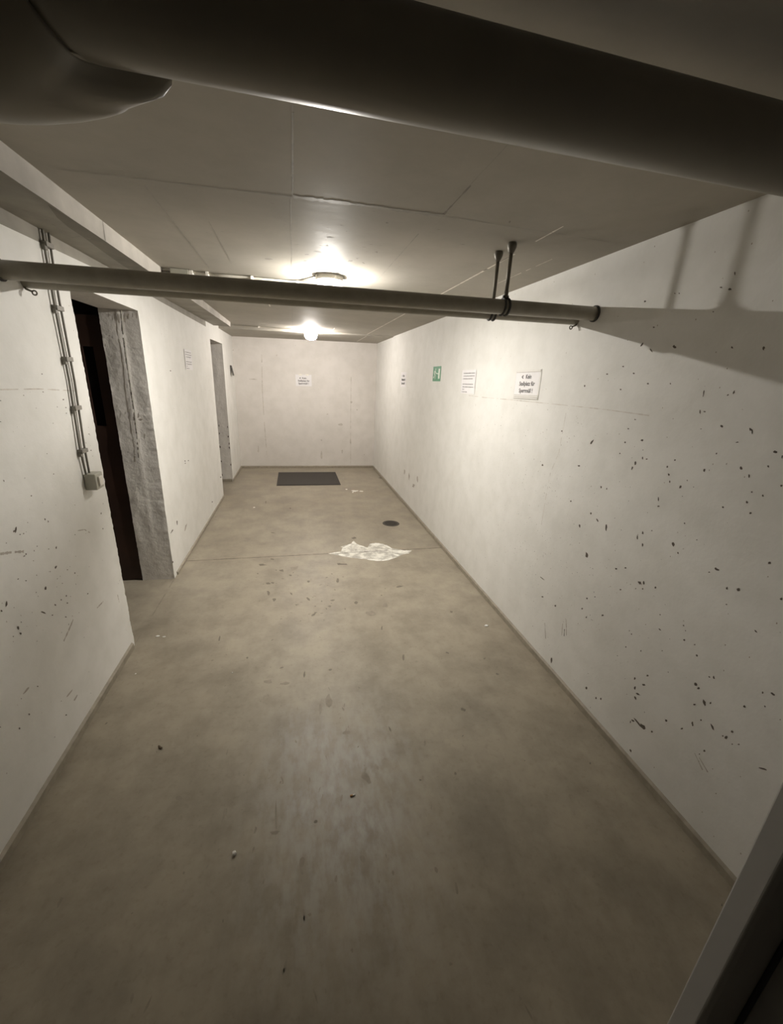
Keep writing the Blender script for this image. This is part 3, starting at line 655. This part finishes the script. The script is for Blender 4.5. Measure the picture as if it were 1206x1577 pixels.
for an in (200, 20, 110, 290):
    bm = bmesh.new(); a = math.radians(an); cx, cyy = LX+0.090*math.cos(a), LY+0.090*math.sin(a)
    box(bm, (cx-0.007, cyy-0.007, CE-0.034), (cx+0.007, cyy+0.007, CE-0.006), 0.002); link('clip', bm, 'plastic_white', t)

# far ceiling lamp
FX, FY = 0.262, 6.30
t = thing('ceiling_lamp', 'brightly lit round globe lamp on the ceiling at the far end wall', 'lamp', (FX, FY, CE), None)
bm = bmesh.new(); lathe(bm, [(0.0, 0), (0.080, 0), (0.080, -0.024), (0.074, -0.030), (0.0, -0.030)], (FX, FY, CE)); link('lamp_base', bm, 'plastic_white', t, True)
bm = bmesh.new(); lathe(bm, [(0.070, -0.030), (0.084, -0.045), (0.090, -0.070), (0.084, -0.100), (0.064, -0.125), (0.034, -0.138), (0.0, -0.141)], (FX, FY, CE)); link('lamp_globe', bm, 'globe', t, True)

# ------------------------------------------------------------------ cables along the ceiling
yc = lambda x: 3.245 - 0.045*(x+0.85)
t = thing('cable_run', 'pair of pale painted cables clipped to the ceiling, running to the near lamp', 'cable', (-0.3, yc(-0.3), CE), None)
for dy in (0.014, -0.014):
    bm = bmesh.new(); pts = [(x, yc(x)+dy, CE-0.012) for x in (-0.618, -0.4, -0.2, -0.05, 0.02)] + [(0.09, yc(0.09)-0.045+dy*0.6, CE-0.012), (LX-0.08, LY+0.035+dy*0.6, CE-0.014)]
    tube(bm, pts, 0.0055, 12); link('cable', bm, 'cable_pale', t)
for x in (-0.535, -0.252, 0.05):
    bm = bmesh.new(); box(bm, (x-0.009, yc(x)-0.026, CE-0.024), (x+0.009, yc(x)+0.026, CE-0.0015), 0.002); link('cable_clip', bm, 'plastic_white', t)
t = tag(bpy.data.objects.new('junction_box', None), 'small grey junction box on the ceiling near the left beam', 'junction box'); COL.objects.link(t); t.location = (-0.69, yc(-0.69), CE)
bm = bmesh.new(); box(bm, (-0.755, yc(-.69)-0.038, CE-0.040), (-0.645, yc(-.69)+0.038, CE-0.001), 0.005); link('housing', bm, 'plastic', t)
bm = bmesh.new(); box(bm, (-0.645, yc(-.69)-0.036, CE-0.036), (-0.620, yc(-.69)+0.036, CE-0.002), 0.004); link('cable_gland', bm, 'plastic_white', t)
t = thing('cable_run', 'two short cables, shade painted in as dark colour, between the left beam and the ceiling junction box', 'cable', (-0.78, 3.24, CE), None)
for dy in (0.016, -0.016):
    bm = bmesh.new(); tube(bm, [(sx(3.24)+0.001, 3.245+dy, CE-0.022), (-0.753, 3.243+dy, CE-0.020)], 0.007, 12); link('cable', bm, 'rod', t)  # dark material paints in the shade on these cables
t = thing('cable_run', 'thin pale cable along the ceiling joint to the far lamp', 'cable', (-0.3, 6.36, CE), None)
bm = bmesh.new(); tube(bm, [(sx(6.14)+0.02, 6.40, CE-0.012), (-0.4, 6.38, CE-0.012), (0.05, 6.35, CE-0.012), (FX-0.075, FY+0.01, CE-0.013)], 0.006, 10); link('cable', bm, 'cable_pale', t)
for x in (-0.45, 0.0):
    bm = bmesh.new(); box(bm, (x-0.008, 6.352, CE-0.022), (x+0.008, 6.392, CE-0.001), 0.002); link('cable_clip', bm, 'plastic_white', t)

# ------------------------------------------------------------------ cables down the left wall and the switch
def on_left(y, z, off): return (XL(y)+off, y, z)
t = thing('cable_run', 'pair of grey cables clipped down the left wall beside the rough opening', 'cable', on_left(2.30, 1.18, 0), None)
for yt, ym, yb_ in ((2.280, 2.267, 2.242), (2.328, 2.315, 2.288)):
    bm = bmesh.new()
    tube(bm, [on_left(yt+0.01, sz(2.3)+0.002, 0.010), on_left(yt, 2.12, 0.010), on_left(ym, 1.95, 0.012), on_left(ym+0.004, 1.6, 0.009), on_left(yb_, 1.30, 0.011), on_left(yb_ + (0.008 if yt < 2.3 else -0.004), 1.160, 0.012)], 0.0048, 12)
    link('cable', bm, 'cable', t)
for z, y in ((2.165, 2.307), (1.915, 2.293), (1.70, 2.290), (1.48, 2.284), (1.275, 2.266)):
    bm = bmesh.new()
    a, b_ = on_left(y-0.030, z-0.010, 0), on_left(y+0.030, z+0.010, 0.022)
    box(bm, a, b_, 0.002)
    box(bm, on_left(y-0.034, z-0.024, 0.0), on_left(y-0.012, z-0.004, 0.016), 0.002); link('cable_clip', bm, 'cable', t)
t = thing('light_switch', 'grey surface mounted light switch on the left wall at the cable ends', 'switch', on_left(2.345, 1.12, 0), None)
bm = bmesh.new(); xw = XL(2.345)
box(bm, (xw, 2.243, 1.078), (xw+0.052, 2.325, 1.160), 0.005); link('housing', bm, 'plastic', t)
bm = bmesh.new(); box(bm, (xw+0.049, 2.264, 1.094), (xw+0.060, 2.304, 1.144), 0.003)
link('rocker', bm, 'plastic_white', t)

# ------------------------------------------------------------------ notices
def text_mesh(name, s, size, place, parent, mat='ink', extr=0.0003, cond=1.0):
    c = bpy.data.curves.new(name, 'FONT'); c.body = s; c.size = size; c.align_x = 'CENTER'; c.align_y = 'CENTER'; c.extrude = extr; c.offset = size*0.018
    o = bpy.data.objects.new(name, c); COL.objects.link(o)
    dg = bpy.context.evaluated_depsgraph_get(); me = bpy.data.meshes.new_from_object(o.evaluated_get(dg))
    bpy.data.objects.remove(o); bpy.data.curves.remove(c)
    for v in me.vertices: v.co = place(v.co.x*cond, v.co.y, v.co.z)
    me.materials.clear(); me.materials.append(M[mat])
    q = bpy.data.objects.new(name, me); COL.objects.link(q); q.parent = parent
    q.matrix_parent_inverse = Matrix.Translation(parent.location).inverted()
    return q
def frame_of(side, a, z, tilt=0.0):            # local (x right, y up, d towards the room) -> world
    c, s = math.cos(tilt), math.sin(tilt)
    def g(x, y, d):
        x, y = x*c - y*s, x*s + y*c
        if side == 'R': return Vector((XR-d, a-x, z+y))
        if side == 'L': return Vector((XL(a+x)+d, a+x, z+y))
        return Vector((a+x, YB-d, z+y))
    return g
def slab(name, g, x0, x1, y0, y1, d0, d1, mat, parent=None, curl=0.0):
    bm = bmesh.new(); n = 10; top, bot = [], []
    def dd(i, j): return curl*(abs(i/n-0.5)*2)**3*(1 if j else 0.4)
    gr = [[[bm.verts.new(g(x0+(x1-x0)*i/n, y0+(y1-y0)*j/4, (d1 if k else d0)+dd(i, j/4))) for j in range(5)] for i in range(n+1)] for k in range(2)]
    for i in range(n):
        for j in range(4):
            bm.faces.new((gr[1][i][j], gr[1][i+1][j], gr[1][i+1][j+1], gr[1][i][j+1])); bm.faces.new((gr[0][i][j], gr[0][i][j+1], gr[0][i+1][j+1], gr[0][i+1][j]))
    for i in range(n):
        for j in (0, 4):
            bm.faces.new((gr[0][i][j], gr[0][i+1][j], gr[1][i+1][j], gr[1][i][j]))
    for j in range(4):
        for i in (0, n):
            bm.faces.new((gr[0][i][j], gr[0][i][j+1], gr[1][i][j+1], gr[1][i][j]))
    bmesh.ops.recalc_face_normals(bm, faces=bm.faces)
    return link(name, bm, mat, parent)
def kein(g, parent, w_, d, size, dy, top):
    text_mesh('lettering', 'Kein', size, lambda x, y, z: g(x+0.012*w_/0.29, top+y, d+z), parent)
    text_mesh('lettering', 'Stellplatz für', size, lambda x, y, z: g(x, top-dy+y, d+z), parent)
    text_mesh('lettering', 'Sperrmüll !', size, lambda x, y, z: g(x-0.004, top-2*dy+y, d+z), parent)
    bm = bmesh.new(); s = size; cx = -0.062*w_/0.29      # small arrow head before the first word
    for q in ([(cx-0.45*s, 0), (cx, -0.30*s), (cx, 0.30*s)],):
        a = [bm.verts.new(g(x, top+y, d+0.0004)) for x, y in q]; bm.faces.new(a)
    for x0_, x1_, y0_, y1_ in ((cx, cx+0.18*s, -0.30*s, -0.10*s), (cx, cx+0.18*s, 0.10*s, 0.30*s)):
        bm.faces.new([bm.verts.new(g(x, top+y, d+0.0004)) for x, y in ((x0_, y0_), (x1_, y0_), (x1_, y1_), (x0_, y1_))])
    link('arrow', bm, 'ink', parent)
def small_print(g, parent, w_, h_, d, rows, th=0.006):
    if len(rows) == 7:
        for part in (rows[:3], rows[3:6], rows[6:]): small_print(g, parent, w_, h_, d, part, th)
        return
    bm = bmesh.new()
    for (yy, xa, xb) in rows:
        x = xa
        while x < xb - 0.004:
            L_ = min(random.uniform(0.008, 0.030), xb-x)
            k = x
            while k < x+L_-0.002:      # little strokes that read as words
                ww = random.uniform(0.0022, 0.0042); hh = th*random.uniform(0.55, 1.0)
                bm.faces.new([bm.verts.new(g(p, q, d)) for p, q in ((k, yy-hh/2), (k+ww, yy-hh/2), (k+ww, yy+hh/2), (k, yy+hh/2))]); k += ww+0.0009
            x += L_+0.005
    link('small_print', bm, 'ink_soft', parent)

# framed notice on the right wall
g = frame_of('R', 2.492, 1.690, 0.02)
t = thing('notice_frame', 'framed "Kein Stellplatz für Sperrmüll" notice on the right wall, nearest the pipes', 'notice', g(0, -0.09, 0), None)
slab('back_plate', g, -0.155, 0.150, -0.094, 0.092, 0.0005, 0.003, 'sleeve', t)
for yy in (0.0768, -0.0668, -0.0795, -0.0912): slab('groove', g, -0.148, 0.143, yy-0.0011, yy+0.0011, 0.0030, 0.0034, 'chip_soft', t)
slab('paper_sheet', g, -0.148, 0.136, -0.066, 0.076, 0.0031, 0.0038, 'paper', t)
slab('top_rail', g, -0.150, 0.145, 0.0785, 0.090, 0.0031, 0.0065, 'sleeve', t)
for a, b_ in ((-0.078, -0.069), (-0.089, -0.081)): slab('bottom_rail', g, -0.152, 0.147, a, b_, 0.0031, 0.0065, 'sleeve', t)
kein(g, t, 0.27, 0.0042, 0.037, 0.044, 0.048)
# paper notice without frame
P_ROWS = lambda w_, h_: [(h_*0.36, -w_*.38, w_*.42), (h_*0.245, -w_*.38, w_*.42), (h_*0.13, -w_*.38, w_*.32), (-h_*0.10, -w_*.38, w_*.38), (-h_*0.215, -w_*.38, w_*.40), (-h_*0.32, -w_*.38, -w_*.24), (-h_*0.43, -w_*.40, -w_*.02)]
g = frame_of('R', 3.450, 1.692, 0.01)
t = thing('paper_notice', 'unframed white sheet of small print on the right wall beside the green sign', 'notice', g(0, -0.1, 0), None)
slab('paper_sheet', g, -0.1485, 0.1485, -0.100, 0.100, 0.0004, 0.0010, 'paper', t, 0.003); small_print(g, t, 0.297, 0.20, 0.0045, P_ROWS(0.297, 0.20), 0.008)
g = frame_of('L', 4.607, 1.772, -0.01)
t = thing('paper_notice', 'white sheet of small print on the left wall between the two openings', 'notice', g(0, -0.1, 0), None)
slab('paper_sheet', g, -0.140, 0.140, -0.095, 0.095, 0.0004, 0.0010, 'paper', t, 0.004); small_print(g, t, 0.28, 0.19, 0.0055, P_ROWS(0.28, 0.19), 0.008)
g = frame_of('R', 5.690, 1.686, 0.0)
t = thing('paper_notice', 'small bold notice on the right wall farthest along, past the green sign', 'notice', g(0, -0.1, 0), None)
slab('paper_sheet', g, -0.150, 0.150, -0.100, 0.100, 0.0004, 0.0010, 'paper', t, 0.003); kein(g, t, 0.29, 0.0040, 0.040, 0.050, 0.050)
g = frame_of('B', 0.182, 1.592, 0.02)
t = thing('paper_notice', 'bold "Kein Stellplatz für Sperrmüll" sheet on the far end wall', 'notice', g(0, -0.1, 0), None)
slab('paper_sheet', g, -0.140, 0.140, -0.098, 0.098, 0.0004, 0.0010, 'paper', t, 0.003); kein(g, t, 0.27, 0.0040, 0.040, 0.046, 0.038)
for xx in (-0.055, 0.065): slab('tape', g, xx-0.028, xx+0.028, 0.082, 0.108, 0.0036, 0.0042, 'seam_white', t)
# green escape sign
g = frame_of('R', 4.305, 1.760, 0.01)
t = thing('exit_sign', 'small green escape route sign with white running figure and door', 'sign', g(0, -0.08, 0), None)
slab('sign_plate', g, -0.122, 0.122, -0.075, 0.075, 0.0005, 0.003, 'green', t)
def quad(bm, g, pts, d): bm.faces.new([bm.verts.new(g(x, y, d)) for x, y in pts])
def limb(bm, g, pts, wd, d):
    for (xa, ya_), (xb, yb_) in zip(pts, pts[1:]):
        L_ = math.hypot(xb-xa, yb_-ya_); nx, ny = -(yb_-ya_)/L_*wd/2, (xb-xa)/L_*wd/2; ex, ey = (xb-xa)/L_*wd*.3, (yb_-ya_)/L_*wd*.3
        quad(bm, g, [(xa-ex+nx, ya_-ey+ny), (xa-ex-nx, ya_-ey-ny), (xb+ex-nx, yb_+ey-ny), (xb+ex+nx, yb_+ey+ny)], d)
bm = bmesh.new(); quad(bm, g, [(0.052, -0.050), (0.100, -0.050), (0.100, 0.050), (0.052, 0.050)], 0.0034)
link('door_symbol', bm, 'sign_white', t)
bm = bmesh.new(); D_ = 0.0036
bm.faces.new([bm.verts.new(g(-0.040+0.0095*math.cos(2*PI*k/16), 0.047+0.0095*math.sin(2*PI*k/16), D_)) for k in range(16)])
limb(bm, g, [(-0.048, 0.030), (-0.060, 0.002)], 0.020, D_)
limb(bm, g, [(-0.046, 0.026), (-0.020, 0.006), (0.052, 0.000)], 0.011, D_+0.0001)
limb(bm, g, [(-0.052, 0.028), (-0.080, 0.022), (-0.088, 0.000)], 0.009, D_+0.0002)
limb(bm, g, [(-0.058, 0.000), (-0.034, -0.020), (-0.044, -0.050)], 0.012, D_+0.0003)
limb(bm, g, [(-0.062, 0.000), (-0.070, -0.028), (-0.100, -0.040)], 0.012, D_+0.0004)
link('running_figure', bm, 'sign_white', t)
# small dark board on the left wall beyond the second opening
g0 = frame_of('L', 7.33, 1.70)
g = lambda x, y, d: g0(x, y, d + 0.032*(0.5 - y/0.16))
t = tag(slab('wall_board', g, -0.07, 0.07, -0.078, 0.078, 0.002, 0.008, 'dark_sign'), 'tiny dark board tilted off the left wall beyond the second opening', 'sign')

# ------------------------------------------------------------------ mat and drain
bm = bmesh.new(); n = 30
mx0, mx1, my0, my1 = -0.304, 0.712, 6.385, 7.325
box(bm, (mx0, my0, 0.0), (mx1, my1, 0.004), 0.001, 1); box(bm, (mx0+0.025, my0+0.025, 0.004), (mx1-0.025, my1-0.025, 0.009), 0.002, 0)
tag(link('doormat', bm, ['mat', 'mat_edge']), 'dark rectangular mat on the floor before the far end wall', 'mat')
t = thing('floor_drain', 'round dark floor drain near the right wall behind the pale patch', 'drain', (1.12, 4.50, 0), None)
bm = bmesh.new(); lathe(bm, [(0.078, 0.001), (0.082, 0.0035), (0.100, 0.0035), (0.104, 0.0006)], (1.12, 4.50, 0)); link('rim', bm, 'iron', t)
bm = bmesh.new(); bm.faces.new([bm.verts.new((1.12+0.079*math.cos(2*PI*k/32), 4.50+0.079*math.sin(2*PI*k/32), 0.0010)) for k in range(32)]); link('sump', bm, 'hole', t)
bm = bmesh.new()
for k in range(-3, 4):
    hx = math.sqrt(max(0, 0.079**2-(k*0.021)**2)); box(bm, (1.12-hx, 4.50+k*0.021-0.005, 0.0011), (1.12+hx, 4.50+k*0.021+0.005, 0.0035))
link('grate', bm, 'iron', t)

# ------------------------------------------------------------------ litter on the floor
def lump(name, u, v, r, flat, mat, label, cat, seed, stretch=1.0, ang=0.0):
    p = hit(u, v, 2, 0); bm = bmesh.new(); bmesh.ops.create_icosphere(bm, subdivisions=3, radius=1)
    for q in bm.verts:
        d = 1 + 0.35*noise.noise(q.co*1.6 + Vector((seed, 0, 0))) + 0.12*noise.noise(q.co*4 + Vector((seed, 2, 0)))
        c = q.co*d; x, y = c.x*r*stretch, c.y*r
        q.co = Vector((x*math.cos(ang)-y*math.sin(ang), x*math.sin(ang)+y*math.cos(ang), c.z*r*flat))
    zm = min(q.co.z for q in bm.verts)
    for q in bm.verts: q.co.z -= zm
    o = link(name, bm, mat, None, True); o.location = (p.x, p.y, 0.0); tag(o, label, cat); return o
lump('pebble', 361, 1316, 0.0075, 0.8, 'white_bit', 'small white pebble lying on the floor at lower left', 'pebble', 3)
p = hit(544, 1226, 2, 0)
t = thing('cigarette_butt', 'tiny cigarette butt on the floor in the middle foreground', 'cigarette butt', (p.x, p.y, 0), None)
bm = bmesh.new(); tube(bm, [(p.x-0.013, p.y, 0.004), (p.x-0.002, p.y+0.001, 0.004)], 0.0038, 12); link('filter', bm, 'filter', t)
bm = bmesh.new(); tube(bm, [(p.x-0.002, p.y+0.001, 0.004), (p.x+0.004, p.y+0.001, 0.004), (p.x+0.009, p.y+0.003, 0.0035)], [0.0038, 0.0036, 0.0026], 12); link('paper_tube', bm, 'white_bit', t)
def leaf(u, v, r, ang, label, seed):
    p = hit(u, v, 2, 0); bm = bmesh.new(); n = 14; c0 = bm.verts.new((0, 0, 0.0035)); rim = []
    for k in range(n):
        a = 2*PI*k/n; q = r*(1+0.35*noise.noise(Vector((math.cos(a)*2, math.sin(a)*2, seed))))
        rim.append(bm.verts.new((q*1.5*math.cos(a), q*0.7*math.sin(a), 0.0012 + 0.007*abs(math.cos(a))**3)))
    for k in range(n): bm.faces.new((c0, rim[k], rim[(k+1) % n]))
    o = link('dry_leaf', bm, 'brown_bit', None, True); o.location = (p.x, p.y, 0.001); o.rotation_euler.z = ang
    sm = o.modifiers.new('thick', 'SOLIDIFY'); sm.thickness = 0.0006
    tag(o, label, 'leaf')
leaf(247, 1152, 0.009, -0.7, 'curled brown leaf scrap on the floor towards the left wall', 1.0)
lump('paper_scrap', 749, 964, 0.010, 0.3, 'white_bit', 'small white paper scrap on the floor near the right wall', 'scrap', 8, 1.5, 0.2)
lump('plaster_crumb', 243, 980, 0.008, 0.35, 'white_bit', 'white plaster crumb by the first opening, left one of the row', 'plaster crumb', 11, 1.6)
lump('plaster_crumb', 253, 981, 0.006, 0.35, 'white_bit', 'white plaster crumb by the first opening, right one of the row', 'plaster crumb', 14, 1.8)
lump('paper_scrap', 358, 1036, 0.004, 0.5, 'white_bit', 'tiny white speck of paper on the open floor left of centre', 'scrap', 17)
lump('paper_scrap', 209, 1038, 0.004, 0.5, 'white_bit', 'tiny white speck of paper beside the foot of the left wall', 'scrap', 19)
